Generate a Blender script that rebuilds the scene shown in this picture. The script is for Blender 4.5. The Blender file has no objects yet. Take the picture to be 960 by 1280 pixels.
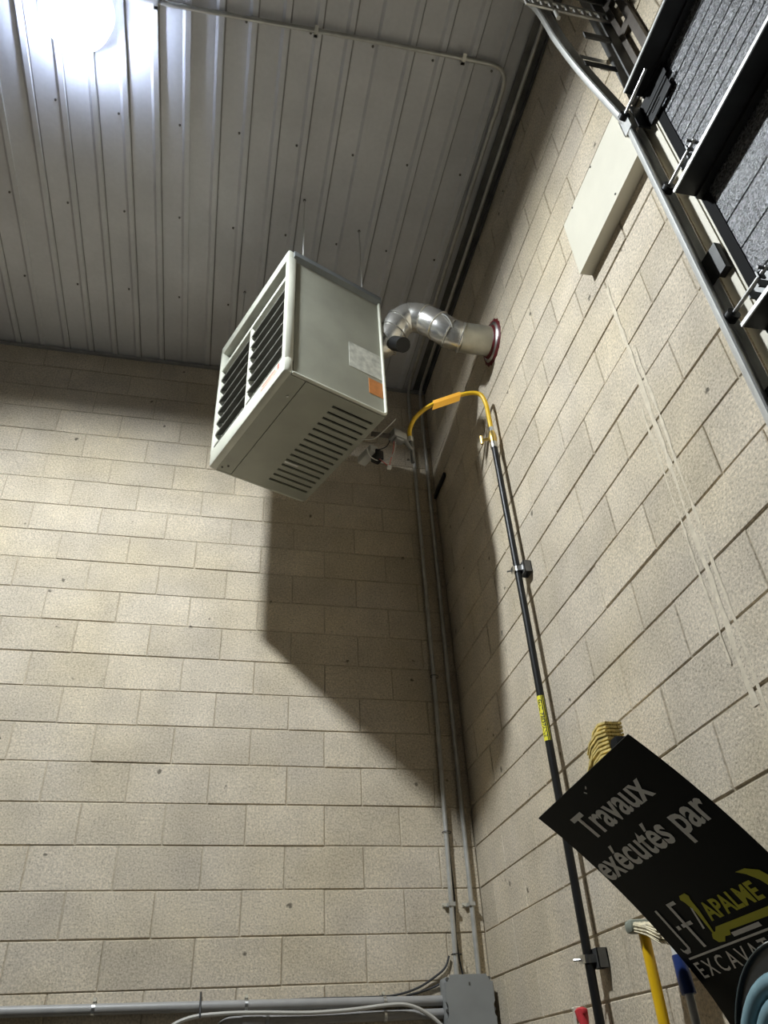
import bpy, bmesh, math, random
from mathutils import Vector, Matrix
random.seed(7)
S = bpy.context.scene
COL = S.collection
V = Vector
PI = math.pi

# ------------------------------------------------------------------ camera
cam_d = bpy.data.cameras.new('camera')
cam_d.sensor_width = 36.0
cam_d.sensor_fit = 'AUTO'
cam_d.lens = 963.58 / 1280 * 36.0
cam_d.clip_start = 0.02
cam = bpy.data.objects.new('camera', cam_d)
COL.objects.link(cam)
RT = V((0.97689, -0.20812, -0.04874)); UP = V((-0.08772, -0.59827, 0.79648)); FW = V((0.19492, 0.77379, 0.6027))
m = Matrix.Identity(4)
for i in range(3):
    m[i][0] = RT[i]; m[i][1] = UP[i]; m[i][2] = -FW[i]
m[0][3], m[1][3], m[2][3] = -1.41579, -4.09288, 1.58125
cam.matrix_world = m
S.camera = cam

# ------------------------------------------------------------------ world and exposure
w = bpy.data.worlds.new('world'); S.world = w
w.use_nodes = True
bg = w.node_tree.nodes['Background']
bg.inputs[0].default_value = (0.55, 0.6, 0.7, 1); bg.inputs[1].default_value = 0.004
S.view_settings.view_transform = 'Standard'
S.view_settings.look = 'None'
S.view_settings.gamma = 1
S.view_settings.use_curve_mapping = False
S.view_settings.exposure = 0.10
LAMP_POS = V((-2.36, -2.335, 5.83))
LAMP_STRENGTH = 2650.0

# ------------------------------------------------------------------ materials
def mat(name, col, rough=0.6, metal=0.0, var=0.0, vscale=6.0, bump=0.0, bscale=80.0, spec=0.5,
        speck=0.0, sscale=250.0, rand=0.0, emit=None, estr=0.0, stretch=None):
    M = bpy.data.materials.new(name); M.use_nodes = True
    nt = M.node_tree; N = nt.nodes; L = nt.links
    b = N['Principled BSDF']
    b.inputs['Roughness'].default_value = rough
    b.inputs['Metallic'].default_value = metal
    b.inputs['Specular IOR Level'].default_value = spec
    b.inputs['Base Color'].default_value = (*col, 1)
    if emit:
        b.inputs['Emission Color'].default_value = (*emit, 1); b.inputs['Emission Strength'].default_value = estr
    geo = N.new('ShaderNodeNewGeometry')
    pos = geo.outputs['Position']
    if stretch:
        mp = N.new('ShaderNodeMapping'); mp.inputs['Scale'].default_value = stretch
        L.new(pos, mp.inputs['Vector']); pos = mp.outputs['Vector']
    fac = None
    def mul(a, bsock):
        mm = N.new('ShaderNodeMath'); mm.operation = 'MULTIPLY'
        if a is None: return bsock
        L.new(a, mm.inputs[0]); L.new(bsock, mm.inputs[1]); return mm.outputs[0]
    def noise(scale, detail, lo, hi, a=0.3, bb=0.7):
        n = N.new('ShaderNodeTexNoise'); n.inputs['Scale'].default_value = scale; n.inputs['Detail'].default_value = detail
        L.new(pos, n.inputs['Vector'])
        r = N.new('ShaderNodeMapRange'); r.inputs[1].default_value = a; r.inputs[2].default_value = bb
        r.inputs[3].default_value = lo; r.inputs[4].default_value = hi
        L.new(n.outputs[0], r.inputs[0]); return r.outputs[0]
    if var: fac = noise(vscale, 5, 1 - var, 1 + var)
    if speck: fac = mul(fac, noise(sscale, 2, 1 - speck, 1 + speck * 0.6))
    if rand:
        oi = N.new('ShaderNodeObjectInfo'); r = N.new('ShaderNodeMapRange')
        r.inputs[3].default_value = 1 - rand; r.inputs[4].default_value = 1 + rand
        L.new(oi.outputs['Random'], r.inputs[0]); fac = mul(fac, r.outputs[0])
    if fac is not None:
        vm = N.new('ShaderNodeVectorMath'); vm.operation = 'SCALE'; vm.inputs[0].default_value = col
        L.new(fac, vm.inputs['Scale']); L.new(vm.outputs[0], b.inputs['Base Color'])
    if bump:
        n = N.new('ShaderNodeTexNoise'); n.inputs['Scale'].default_value = bscale; n.inputs['Detail'].default_value = 4
        L.new(pos, n.inputs['Vector'])
        bp = N.new('ShaderNodeBump'); bp.inputs['Strength'].default_value = bump; bp.inputs['Distance'].default_value = 0.004
        L.new(n.outputs[0], bp.inputs['Height']); L.new(bp.outputs[0], b.inputs['Normal'])
    return M

def block_material():
    M = mat('concrete_block', (0.60, 0.522, 0.402), 0.95, var=0.11, vscale=4.5, bump=0.6, bscale=120, spec=0.12,
            speck=0.27, sscale=105, rand=0.07)
    nt = M.node_tree; N = nt.nodes; L = nt.links; b = N['Principled BSDF']
    src = b.inputs['Base Color'].links[0].from_socket
    geo = N.new('ShaderNodeNewGeometry')
    # pits: sparse dark holes of the open block texture
    vo = N.new('ShaderNodeTexVoronoi'); vo.inputs['Scale'].default_value = 62; L.new(geo.outputs['Position'], vo.inputs['Vector'])
    r = N.new('ShaderNodeMapRange'); r.inputs[1].default_value = 0.10; r.inputs[2].default_value = 0.22; r.inputs[3].default_value = 0.62; r.inputs[4].default_value = 1
    L.new(vo.outputs['Distance'], r.inputs[0])
    # a second family: yellowish patches
    n = N.new('ShaderNodeTexNoise'); n.inputs['Scale'].default_value = 1.7; n.inputs['Detail'].default_value = 3; L.new(geo.outputs['Position'], n.inputs['Vector'])
    rr = N.new('ShaderNodeMapRange'); rr.inputs[1].default_value = 0.4; rr.inputs[2].default_value = 0.65; L.new(n.outputs[0], rr.inputs[0])
    tint = N.new('ShaderNodeMix'); tint.data_type = 'RGBA'; tint.inputs[6].default_value = (0.995, 1.0, 1.03, 1); tint.inputs[7].default_value = (1.015, 1.0, 0.95, 1)
    L.new(rr.outputs[0], tint.inputs[0])
    # rare larger knocks and drill marks, dark brown
    nd = N.new('ShaderNodeTexNoise'); nd.inputs['Scale'].default_value = 40; L.new(geo.outputs['Position'], nd.inputs['Vector'])
    dv = N.new('ShaderNodeVectorMath'); dv.operation = 'MULTIPLY_ADD'; dv.inputs[1].default_value = (.03, .03, .03)
    L.new(nd.outputs['Color'], dv.inputs[0]); L.new(geo.outputs['Position'], dv.inputs[2])
    vk = N.new('ShaderNodeTexVoronoi'); vk.inputs['Scale'].default_value = 5.5; L.new(dv.outputs[0], vk.inputs['Vector'])
    rk = N.new('ShaderNodeMapRange'); rk.inputs[1].default_value = 0.045; rk.inputs[2].default_value = 0.075; rk.inputs[3].default_value = 0.32; rk.inputs[4].default_value = 1
    L.new(vk.outputs['Distance'], rk.inputs[0])
    mk = N.new('ShaderNodeMath'); mk.operation = 'MULTIPLY'; L.new(r.outputs[0], mk.inputs[0]); L.new(rk.outputs[0], mk.inputs[1]); r = mk
    v1 = N.new('ShaderNodeVectorMath'); v1.operation = 'MULTIPLY'; L.new(src, v1.inputs[0]); L.new(tint.outputs[2], v1.inputs[1])
    v2 = N.new('ShaderNodeVectorMath'); v2.operation = 'SCALE'; L.new(v1.outputs[0], v2.inputs[0]); L.new(r.outputs[0], v2.inputs['Scale'])
    L.new(v2.outputs[0], b.inputs['Base Color'])
    return M

M_BLOCK = block_material()
M_MORTAR = mat('mortar', (0.48, 0.42, 0.32), 0.95, var=0.18, vscale=14, bump=0.5, bscale=120, spec=0.1)
M_STREAK = mat('lime_streak', (0.66, 0.585, 0.455), 0.95, var=0.15, vscale=30, spec=0.1)
M_CEIL = mat('painted_liner_steel', (0.66, 0.655, 0.665), 0.6, var=0.10, vscale=2.4, spec=0.35, speck=0.03, sscale=40)
M_SCREW = mat('dull_screw', (0.16, 0.15, 0.14), 0.5, 0.6)
M_FLOOR = mat('floor_concrete', (0.055, 0.053, 0.05), 0.8, var=0.2, vscale=2)
M_WALLP = mat('painted_wall', (0.09, 0.085, 0.075), 0.9, var=0.08, vscale=3)
M_TRIM = mat('trim_paint', (0.34, 0.33, 0.32), 0.6, var=0.15, vscale=8)
M_HEAT = mat('heater_paint', (0.33, 0.33, 0.27), 0.38, 0.15, var=0.10, vscale=5, spec=0.5, bump=0.03, bscale=30)
M_HEATF = mat('heater_frame_paint', (0.58, 0.58, 0.49), 0.36, 0.0, var=0.08, vscale=9, spec=0.5)
M_HCAP = mat('heater_cap_steel', (0.19, 0.205, 0.21), 0.5, 0.3, var=0.12, vscale=7)
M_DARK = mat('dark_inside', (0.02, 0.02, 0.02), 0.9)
M_BLADE = mat('louver_paint', (0.15, 0.145, 0.125), 0.45, 0.2, var=0.2, vscale=12)
M_GALV = mat('galvanized_steel', (0.62, 0.62, 0.60), 0.32, 1.0, var=0.14, vscale=18, bump=0.04, bscale=40)
M_VENT = mat('shiny_vent_steel', (0.80, 0.79, 0.75), 0.27, 0.85, var=0.10, vscale=22, bump=0.06, bscale=26)
M_VENTP = mat('dull_vent_pipe', (0.50, 0.49, 0.42), 0.42, 0.75, var=0.12, vscale=16)
M_ROD = mat('threaded_rod_zinc', (0.62, 0.62, 0.60), 0.4, 0.2)
M_EMT = mat('conduit_steel', (0.56, 0.55, 0.51), 0.36, 0.45, var=0.12, vscale=20)
M_PVC = mat('grey_pvc', (0.31, 0.30, 0.285), 0.45, var=0.08, vscale=15)
M_JBOX = mat('grey_box_plastic', (0.27, 0.275, 0.265), 0.5, var=0.06, vscale=12)
M_BLACK = mat('black_paint', (0.010, 0.010, 0.010), 0.4, var=0.2, vscale=20, spec=0.3)
M_RUBBER = mat('black_cable', (0.02, 0.02, 0.02), 0.6)
M_WCABLE = mat('pale_cable', (0.48, 0.46, 0.41), 0.5)
M_YELLOW = mat('yellow_gas_jacket', (0.74, 0.46, 0.018), 0.38, var=0.05, vscale=30)
M_TAG = mat('orange_tag', (0.75, 0.36, 0.03), 0.5)
M_BRASS = mat('brass', (0.70, 0.50, 0.16), 0.3, 0.9)
M_LABELY = mat('yellow_label', (0.85, 0.76, 0.03), 0.5)
M_INK = mat('black_ink', (0.01, 0.01, 0.01), 0.6)
M_RED = mat('red_paint', (0.13, 0.010, 0.013), 0.45, var=0.3, vscale=25)
M_REDINK = mat('red_ink', (0.62, 0.10, 0.08), 0.5)
M_PAPER = mat('smudged_paper_label', (0.50, 0.50, 0.44), 0.6, var=0.28, vscale=26)
M_ORANGE = mat('orange_sticker', (0.52, 0.20, 0.055), 0.55, var=0.12, vscale=40)
M_VALVE = mat('valve_alloy', (0.26, 0.26, 0.25), 0.4, 0.6)
M_CBOX = mat('control_box_paint', (0.42, 0.41, 0.37), 0.5)
M_WHITE = mat('white_sheet', (0.60, 0.565, 0.455), 0.6, var=0.03, vscale=8)
M_DOOR = mat('embossed_dark_door', (0.13, 0.132, 0.14), 0.27, 0.0, var=0.2, vscale=30, bump=1.0, bscale=120, spec=1.0, speck=0.75, sscale=120)
M_DOOR.node_tree.nodes['Bump'].inputs['Distance'].default_value = .007
M_STRUT = mat('dark_steel_strut', (0.05, 0.05, 0.048), 0.42, 0.7, var=0.2, vscale=10)
M_TRACK = mat('track_steel', (0.74, 0.74, 0.71), 0.34, 0.5, var=0.12, vscale=10)
M_DSTEEL = mat('dull_brown_steel', (0.11, 0.095, 0.08), 0.5, 0.5, var=0.25, vscale=12)
M_GSTEEL = mat('grey_steel_angle', (0.15, 0.15, 0.145), 0.45, 0.6, var=0.25, vscale=9)
M_STILE = mat('dull_black_stile', (0.012, 0.012, 0.012), 0.8, spec=0.08)
M_JAMB = mat('pale_jamb_trim', (0.70, 0.65, 0.53), 0.6)
M_SIGN = mat('black_sign_sheet', (0.004, 0.007, 0.008), 0.30, var=0.3, vscale=4, spec=0.08)
M_SIGNW = mat('sign_white_print', (0.90, 0.88, 0.82), 0.5)
M_SIGNY = mat('sign_yellow_print', (0.62, 0.60, 0.02), 0.5)
M_STRAW = mat('straw', (0.62, 0.48, 0.16), 0.7, var=0.35, vscale=45)
M_STRAWP = mat('pale_straw', (0.62, 0.55, 0.38), 0.7, var=0.3, vscale=45)
M_HANDY = mat('yellow_handle', (0.82, 0.49, 0.01), 0.35, var=0.05, vscale=20)
M_BLUE = mat('blue_grip', (0.012, 0.035, 0.16), 0.4)
M_HANDW = mat('white_handle', (0.68, 0.67, 0.62), 0.35)
M_GGREEN = mat('grey_green_block', (0.24, 0.26, 0.21), 0.6)
M_HOSE = mat('teal_hose', (0.18, 0.30, 0.34), 0.4, var=0.1, vscale=20)
M_REEL = mat('reel_black', (0.012, 0.014, 0.015), 0.4)
M_REDG = mat('red_plastic', (0.62, 0.04, 0.05), 0.5, var=0.1, vscale=40)
M_RAG = mat('pale_rag', (0.66, 0.60, 0.48), 0.9)
M_LAMPH = mat('lamp_housing', (0.82, 0.83, 0.85), 0.4)
M_LENS = mat('lamp_lens', (0.9, 0.9, 0.9), 0.4, emit=(0.90, 0.96, 1.0), estr=LAMP_STRENGTH)
M_UPLIGHT = mat('lamp_added_uplight', (0.9, 0.9, 0.9), 0.4, emit=(0.60, 0.72, 1.0), estr=560.0)
M_GLOWSKIRT = mat('lamp_added_glow', (0.9, 0.9, 0.92), 0.4, emit=(0.85, 0.92, 1.0), estr=2.5)

# ------------------------------------------------------------------ mesh helpers
def link(name, me, mt, parent=None):
    o = bpy.data.objects.new(name, me); COL.objects.link(o)
    if mt is not None and len(me.materials) == 0: me.materials.append(mt)
    if parent is not None:
        o.parent = parent
        o.matrix_parent_inverse = WORLD[parent.name].inverted() if parent.name in WORLD else Matrix.Identity(4)
    return o
WORLD = {}
def finish(name, bm, mt, parent=None, smooth=False, local=False):
    me = bpy.data.meshes.new(name)
    bmesh.ops.recalc_face_normals(bm, faces=bm.faces[:])
    if smooth:
        for f in bm.faces: f.smooth = True
        for e in bm.edges:
            if len(e.link_faces) == 2 and e.calc_face_angle(0) > 0.7: e.smooth = False
    bm.to_mesh(me); bm.free()
    o = link(name, me, mt, None)
    if parent is not None:
        o.parent = parent
        if not local and parent.name in WORLD: o.matrix_parent_inverse = WORLD[parent.name].inverted()
    return o
def info(o, label=None, cat=None, group=None, kind=None):
    if label: o['label'] = label
    if cat: o['category'] = cat
    if group: o['group'] = group
    if kind: o['kind'] = kind
    return o
def thing(name, loc, label, cat, rotz=0.0, group=None):
    o = bpy.data.objects.new(name, None); COL.objects.link(o)
    o.empty_display_size = 0.1
    o.location = loc; o.rotation_euler = (0, 0, rotz)
    WORLD[o.name] = Matrix.Translation(V(loc)) @ Matrix.Rotation(rotz, 4, 'Z')
    return info(o, label, cat, group)
def box(bm, lo, hi, bev=0.0, M=None):
    lo, hi = V(lo), V(hi)
    r = bmesh.ops.create_cube(bm, size=1.0)
    vs = r['verts']
    for v in vs:
        v.co = V((lo[i] + (v.co[i] + 0.5) * (hi[i] - lo[i]) for i in range(3)))
    if bev:
        es = list({e for v in vs for e in v.link_edges})
        rr = bmesh.ops.bevel(bm, geom=es, offset=bev, segments=2, affect='EDGES', profile=0.5)
        vs = list({v for f in rr['faces'] for v in f.verts} | {v for v in vs if v.is_valid})
    if M is not None:
        for v in vs: v.co = M @ v.co
    return vs
def frame_at(d):
    d = d.normalized()
    a = V((0, 0, 1)) if abs(d.z) < 0.9 else V((1, 0, 0))
    x = d.cross(a).normalized(); y = d.cross(x).normalized()
    return x, y
def tube(bm, pts, r, n=10, caps=True, radii=None):
    pts = [V(p) for p in pts]
    rings = []; X = None
    for i, p in enumerate(pts):
        d = (pts[min(i + 1, len(pts) - 1)] - pts[max(i - 1, 0)]).normalized()
        if X is None: X, Y = frame_at(d)
        else:
            X = (X - d * X.dot(d)).normalized(); Y = d.cross(X)
        rad = radii[i] if radii else r
        rings.append([bm.verts.new(p + (X * math.cos(2 * PI * k / n) + Y * math.sin(2 * PI * k / n)) * rad) for k in range(n)])
    for a, b in zip(rings, rings[1:]):
        for k in range(n): bm.faces.new((a[k], a[(k + 1) % n], b[(k + 1) % n], b[k]))
    if caps:
        bm.faces.new(rings[0][::-1]); bm.faces.new(rings[-1])
    return rings
def fillet(pts, rad, n=6):
    pts = [V(p) for p in pts]; out = [pts[0]]
    for a, b, c in zip(pts, pts[1:], pts[2:]):
        u = (a - b); v = (c - b); lu, lv = u.length, v.length
        t = min(rad, lu * 0.49, lv * 0.49)
        p0 = b + u.normalized() * t; p1 = b + v.normalized() * t
        for k in range(n + 1):
            s = k / n
            out.append(p0 * (1 - s) ** 2 + b * 2 * s * (1 - s) + p1 * s * s)
    out.append(pts[-1]); return out
def spline(pts, n=8):
    pts = [V(p) for p in pts]; P = [pts[0] * 2 - pts[1]] + pts + [pts[-1] * 2 - pts[-2]]; out = []
    for i in range(1, len(P) - 2):
        a, b, c, d = P[i - 1:i + 3]
        for k in range(n):
            t = k / n
            out.append(0.5 * ((2 * b) + (c - a) * t + (2 * a - 5 * b + 4 * c - d) * t * t + (3 * b - a - 3 * c + d) * t ** 3))
    out.append(pts[-1]); return out
def T(name, pts, r, mt, parent=None, n=10, local=False, radii=None):
    bm = bmesh.new(); tube(bm, pts, r, n, radii=radii)
    return finish(name, bm, mt, parent, smooth=True, local=local)
def B(name, lo, hi, mt, parent=None, bev=0.0, M=None, local=False):
    bm = bmesh.new(); box(bm, lo, hi, bev, M)
    return finish(name, bm, mt, parent, smooth=bool(bev), local=local)
def prism(bm, poly, z0, z1, M=None):
    a = [bm.verts.new((x, y, z0)) for x, y in poly]; b = [bm.verts.new((x, y, z1)) for x, y in poly]
    bm.faces.new(a[::-1]); bm.faces.new(b)
    n = len(poly)
    for k in range(n): bm.faces.new((a[k], a[(k + 1) % n], b[(k + 1) % n], b[k]))
    if M is not None:
        for v in a + b: v.co = M @ v.co
def text_mesh(body, bold=0.0, gap=1.0):
    cu = bpy.data.curves.new('lettering', 'FONT'); cu.body = body; cu.size = 1.0; cu.offset = bold; cu.space_character = gap; cu.resolution_u = 3
    o = bpy.data.objects.new('lettering', cu); COL.objects.link(o)
    bpy.context.view_layer.update()
    me = bpy.data.meshes.new_from_object(o.evaluated_get(bpy.context.evaluated_depsgraph_get()))
    bpy.data.objects.remove(o); bpy.data.curves.remove(cu)
    return me
def fit_text(body, u0, u1, vtop, vbase, fn, bold=0.0, caps=0.57, gap=1.0):
    """text laid between u0..u1, capital height vbase-vtop; fn maps (u, v) to a point"""
    me = text_mesh(body, bold, gap)
    xs = [v.co.x for v in me.vertices]; x0, x1 = min(xs), max(xs)
    for v in me.vertices:
        u = u0 + (v.co.x - x0) / (x1 - x0) * (u1 - u0)
        vv = vbase - v.co.y / caps * (vbase - vtop)
        v.co = fn(u, vv)
    return me

# ================================================================== SETTING
H = 6.0
K0 = 2.6           # height of one bed joint; the courses are 0.2 m apart
# ---- block meshes, shared
BLK = {}
def block_mesh(wd, ht, variant):
    key = (round(wd, 3), round(ht, 3), variant)
    if key in BLK: return BLK[key]
    rnd = random.Random(hash(key) & 0xffff)
    bm = bmesh.new()
    cs = [(-wd / 2, -ht / 2), (wd / 2, -ht / 2), (wd / 2, ht / 2), (-wd / 2, ht / 2)]
    chip = {1: 3, 2: 2, 3: 0}.get(variant)          # which corner is knocked off
    outer, front = [], []
    for i, (x, z) in enumerate(cs):
        sx, sz = (1 if x < 0 else -1), (1 if z < 0 else -1)
        if i == chip:
            c1, c2 = rnd.uniform(.008, .018), rnd.uniform(.007, .014)
            o3 = [(x + sx * .002, z), (x, z), (x, z + sz * .002)]
            f3 = [(x + sx * c1, z + sz * .003), (x + sx * c1 * .55, z + sz * c2 * .6), (x + sx * .003, z + sz * c2)]
            if i in (0, 2): o3.reverse(); f3.reverse()
        else:
            o3 = [(x, z)]; f3 = [(x + sx * .003, z + sz * .003)]
        outer += o3; front += f3
    def ring(pts, y): return [bm.verts.new((a, y, b)) for a, b in pts]
    r0 = ring(outer, .05); r1 = ring(outer, .006 if chip is not None else .003); r2 = ring(front, 0)
    n = len(outer)
    for a, b in ((r0, r1), (r1, r2)):
        for k in range(n): bm.faces.new((a[k], a[(k + 1) % n], b[(k + 1) % n], b[k]))
    bm.faces.new(r2)
    bmesh.ops.recalc_face_normals(bm, faces=bm.faces[:])
    me = bpy.data.meshes.new('concrete_block'); bm.to_mesh(me); bm.free()
    me.materials.append(M_BLOCK); BLK[key] = me
    return me
JT = 0.0048
def variant():
    r = random.random()
    return 0 if r < .62 else (1 if r < .76 else (2 if r < .9 else 3))
def lay(wall, right, a0, a1, ztop):
    """one block between a0 and a1 measured from the corner"""
    me = block_mesh(a1 - a0 - (.0038 if right else .0050), 0.2 - JT, variant())
    o = bpy.data.objects.new('concrete_block', me); COL.objects.link(o)
    mid = (a0 + a1) / 2; zc = ztop - 0.1 + random.uniform(-.0012, .0012)
    jit = random.uniform(-.0018, .0018); roll = random.uniform(-.0022, .0022)
    if right:
        o.location = (jit, -mid, zc); o.rotation_euler = (roll, 0, -PI / 2)
    else:
        o.location = (-mid, jit, zc); o.rotation_euler = (0, roll, 0)
    o.parent = wall
    return o
def courses(wall, right, reach):
    rest = bmesh.new()
    for k in range(-12, 18):
        zt = K0 + .2 * k
        odd = k % 2 == 1
        off = (.2 if odd else .4) if right else (.4 if odd else .2)
        cuts = [0.0]; x = off
        while x < 8.0: cuts.append(x); x += .4
        for a0, a1 in zip(cuts, cuts[1:]):
            if right:
                end = 2.9
                if k <= 10:
                    if a0 >= end - .02: continue
                    a1 = min(a1, end)
                near = k >= -5 and a0 < (2.9 if k <= 10 else 3.5)
            else: near = k >= -5 and a0 < reach
            if near: lay(wall, right, a0, a1, zt)
            else:
                if right: box(rest, (0, -a1 + JT / 2, zt - .2 + JT / 2), (.05, -a0 - JT / 2, zt - JT / 2))
                else: box(rest, (-a1 + JT / 2, 0, zt - .2 + JT / 2), (-a0 - JT / 2, .05, zt - JT / 2))
    o = finish('block_courses', rest, M_BLOCK, wall); o['kind'] = 'stuff'
# back wall: mortar bed and core, the blocks its children
MD = 0.005
wb = B('wall_back', (-8, MD, 0), (.25, .25, H), M_MORTAR); wb['kind'] = 'structure'
courses(wb, False, 3.3)
bm = bmesh.new()
box(bm, (MD, -2.9, 0), (.25, 0.0, H)); box(bm, (MD, -8, 4.6), (.25, -2.9, H)); box(bm, (MD, -8, 0), (.25, -7.2, 4.6))
wr = finish('wall_right', bm, M_MORTAR); wr['kind'] = 'structure'
courses(wr, True, 0)
# lime streaks run down the right wall (thin crusts of lime on the blocks)
def crust(name, pts, hw, mt, nx=0.0):
    bm = bmesh.new(); prev = None
    for (y, z) in pts:
        h = hw * random.uniform(.5, 1.3)
        cur = [bm.verts.new((nx - .0008, y + h, z)), bm.verts.new((nx - .0026, y, z)), bm.verts.new((nx - .0008, y - h, z))]
        if prev:
            for a in (0, 1): bm.faces.new((prev[a], prev[a + 1], cur[a + 1], cur[a]))
        prev = cur
    return finish(name, bm, mt, wr, smooth=True)
for y0, wd, za, zb in ((-2.40, .011, 2.36, 4.15), (-2.435, .007, 2.30, 3.75), (-2.36, .006, 2.5, 3.5)):
    n = 46
    crust('lime_streak', [(y0 + .002 * math.sin(i * .5) + random.uniform(-.001, .001), za + (zb - za) * i / n) for i in range(n + 1)], wd, M_STREAK)
# ceiling of ribbed liner sheets
ce = B('ceiling', (-8, -9, H + .004), (.25, .25, H + .2), M_TRIM); ce['kind'] = 'structure'
PITCH = .165
def panel_mesh(w):
    bm = bmesh.new(); prof = []
    nr = round(w / PITCH)
    for i in range(nr):
        x = -i * PITCH
        prof += [(x + .0095, 0), (x + .008, .007), (x + .002, .007), (x, -.015), (x - .026, -.015), (x - .042, 0)]
    prof.append((-nr * PITCH + .0015, 0))
    rows = []
    for y in (0.0, -3.0, -6.0, -9.0):
        rows.append([(bm.verts.new((x, y, z)), bm.verts.new((x, y, z + .003))) for x, z in prof])
    for a, b in zip(rows, rows[1:]):
        for i in range(len(prof) - 1):
            bm.faces.new((a[i][0], a[i + 1][0], b[i + 1][0], b[i][0]))
    me = bpy.data.meshes.new('ceiling_panel'); bmesh.ops.recalc_face_normals(bm, faces=bm.faces[:])
    bm.to_mesh(me); bm.free(); me.materials.append(M_CEIL); return me
pm = panel_mesh(PITCH * 6)
for i in range(9):
    o = bpy.data.objects.new('ceiling_panel', pm); COL.objects.link(o); o.parent = ce
    o.location = (.15 - PITCH * 2 - i * PITCH * 6 + PITCH * 2, 0, H + (.0012 if i % 2 else 0))
bm = bmesh.new()
for j in range(1, 9):
    for i in range(0, 24):
        x = .15 - .055 - PITCH * 2 * i; y = -.6 * j + random.uniform(-.01, .01)
        if x < -.1: bmesh.ops.create_cone(bm, cap_ends=True, segments=6, radius1=.006, radius2=.0075, depth=.008, matrix=Matrix.Translation((x, y, H - .003)))
so = finish('ceiling_screws', bm, M_SCREW, ce); so['kind'] = 'stuff'
t = B('trim_1', (-8, -.022, H - .034), (0, -.001, H - .015), M_TRIM); t['kind'] = 'structure'
bm = bmesh.new(); box(bm, (-.012, -9, H - .05), (-.0025, -.03, H - .0155)); box(bm, (-.10, -9, H - .0195), (-.0025, -.03, H - .0152))
t = finish('trim_2', bm, M_GSTEEL); t['kind'] = 'structure'
f = B('floor', (-8, -9, -.2), (.25, .25, 0), M_FLOOR); f['kind'] = 'structure'
x = B('wall_left', (-8.2, -9, 0), (-8, .25, H), M_WALLP); x['kind'] = 'structure'
x = B('wall_front', (-8.2, -9.2, 0), (.25, -9, H), M_WALLP); x['kind'] = 'structure'
x = B('wall_right_end', (MD, -9, 0), (.25, -8, H), M_WALLP); x['kind'] = 'structure'; x.name = 'trim_5'
# pale jamb strips beside the door
bm = bmesh.new(); box(bm, (.0, -2.955, 0), (.25, -2.9005, 4.6)); j = finish('trim_3', bm, M_JAMB); j['kind'] = 'structure'
bm = bmesh.new(); box(bm, (.001, -2.968, 0), (.012, -2.9605, 4.6)); j = finish('trim_4', bm, M_JAMB); j['kind'] = 'structure'

# ---- sectional door: rows of embossed dark panels
door = bpy.data.objects.new('door_1', None); COL.objects.link(door); door['kind'] = 'structure'; door.location = (.03, -5.05, 0)
WORLD['door_1'] = Matrix.Translation((.03, -5.05, 0))
DX = .006; YA, YB = -2.972, -7.16
def section(z0, z1, grooves):
    bm = bmesh.new(); prof = [(DX + .05, z0 + .002), (DX, z0 + .004)]
    for g in grooves:
        prof += [(DX, g - .004), (DX + .006, g - .001), (DX + .006, g + .001), (DX, g + .004)]
    prof += [(DX, z1 - .004), (DX + .05, z1 - .002)]
    a = [bm.verts.new((px, YA, pz)) for px, pz in prof]; b = [bm.verts.new((px, YB, pz)) for px, pz in prof]
    for i in range(len(prof) - 1): bm.faces.new((a[i], a[i + 1], b[i + 1], b[i]))
    bm.faces.new(a); bm.faces.new(b[::-1]); bm.faces.new((a[-1], a[0], b[0], b[-1]))
    return finish('door_panel', bm, M_DOOR, door)
seams = [0.0, .62, 1.30, 1.98, 2.66, 3.34, 4.02, 4.66]
for z0, z1 in zip(seams, seams[1:]):
    n = 5; gs = [z0 + (z1 - z0) * (i + .5) / n for i in range(n)]
    if z0 == 4.02: gs = [z0 + (z1 - z0) * (i + .5) / 10 for i in range(10)]
    p = section(z0, z1, gs)
    s = B('end_stile', (DX - .004, -3.004, z0 + .003), (DX - .0005, YA + .004, z1 - .003), M_STILE, door)
for z in (.56, 1.20, 1.86, 2.52, 3.205, 3.875, 4.565):
    bm = bmesh.new()                      # U-shaped stiffener lying across the door
    y0, y1 = -2.970, YB
    box(bm, (-.092, y1, z), (DX - .005, y0, z + .004))
    box(bm, (-.022, y1, z - .012), (DX - .005, y0, z)); box(bm, (-.006, y1, z + .004), (DX - .0005, y0, z + .05))
    st_ = finish('door_strut', bm, M_STRUT, door)
    B('strut_lamplit_edge', (-.0965, y1, z - .001), (-.092, y0, z + .012), M_TRACK, st_)  # brighter steel paints in the lamplit front edge of the dark strut
def tilt_box(bm, c, d, M): box(bm, [-a / 2 for a in d], [a / 2 for a in d], 0, Matrix.Translation(c) @ M)
for z in (2.00, 2.66, 3.325, 4.005):
    rb = T('roller_stem', [(-.05, -2.925, z), (-.05, -3.09, z)], .0065, M_GALV, door)
    bm = bmesh.new(); r_ = tube(bm, [(-.05, -2.905, z), (-.05, -2.93, z)], .021, 14)
    wl = finish('roller_wheel', bm, M_BLACK, rb, smooth=True)
    bm = bmesh.new()
    box(bm, (-.062, -3.062, z - .012), (-.038, -3.056, z + .012)); box(bm, (-.075, -3.085, z - .004), (-.03, -3.078, z + .004))
    box(bm, (-.004, -3.09, z - .05), (DX - .001, -2.985, z + .05)); box(bm, (-.05, -3.04, z - .02), (-.004, -3.035, z + .012)); box(bm, (-.05, -3.0, z - .02), (-.004, -2.995, z + .012))
    finish('door_hinge', bm, M_GSTEEL, door)
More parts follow.
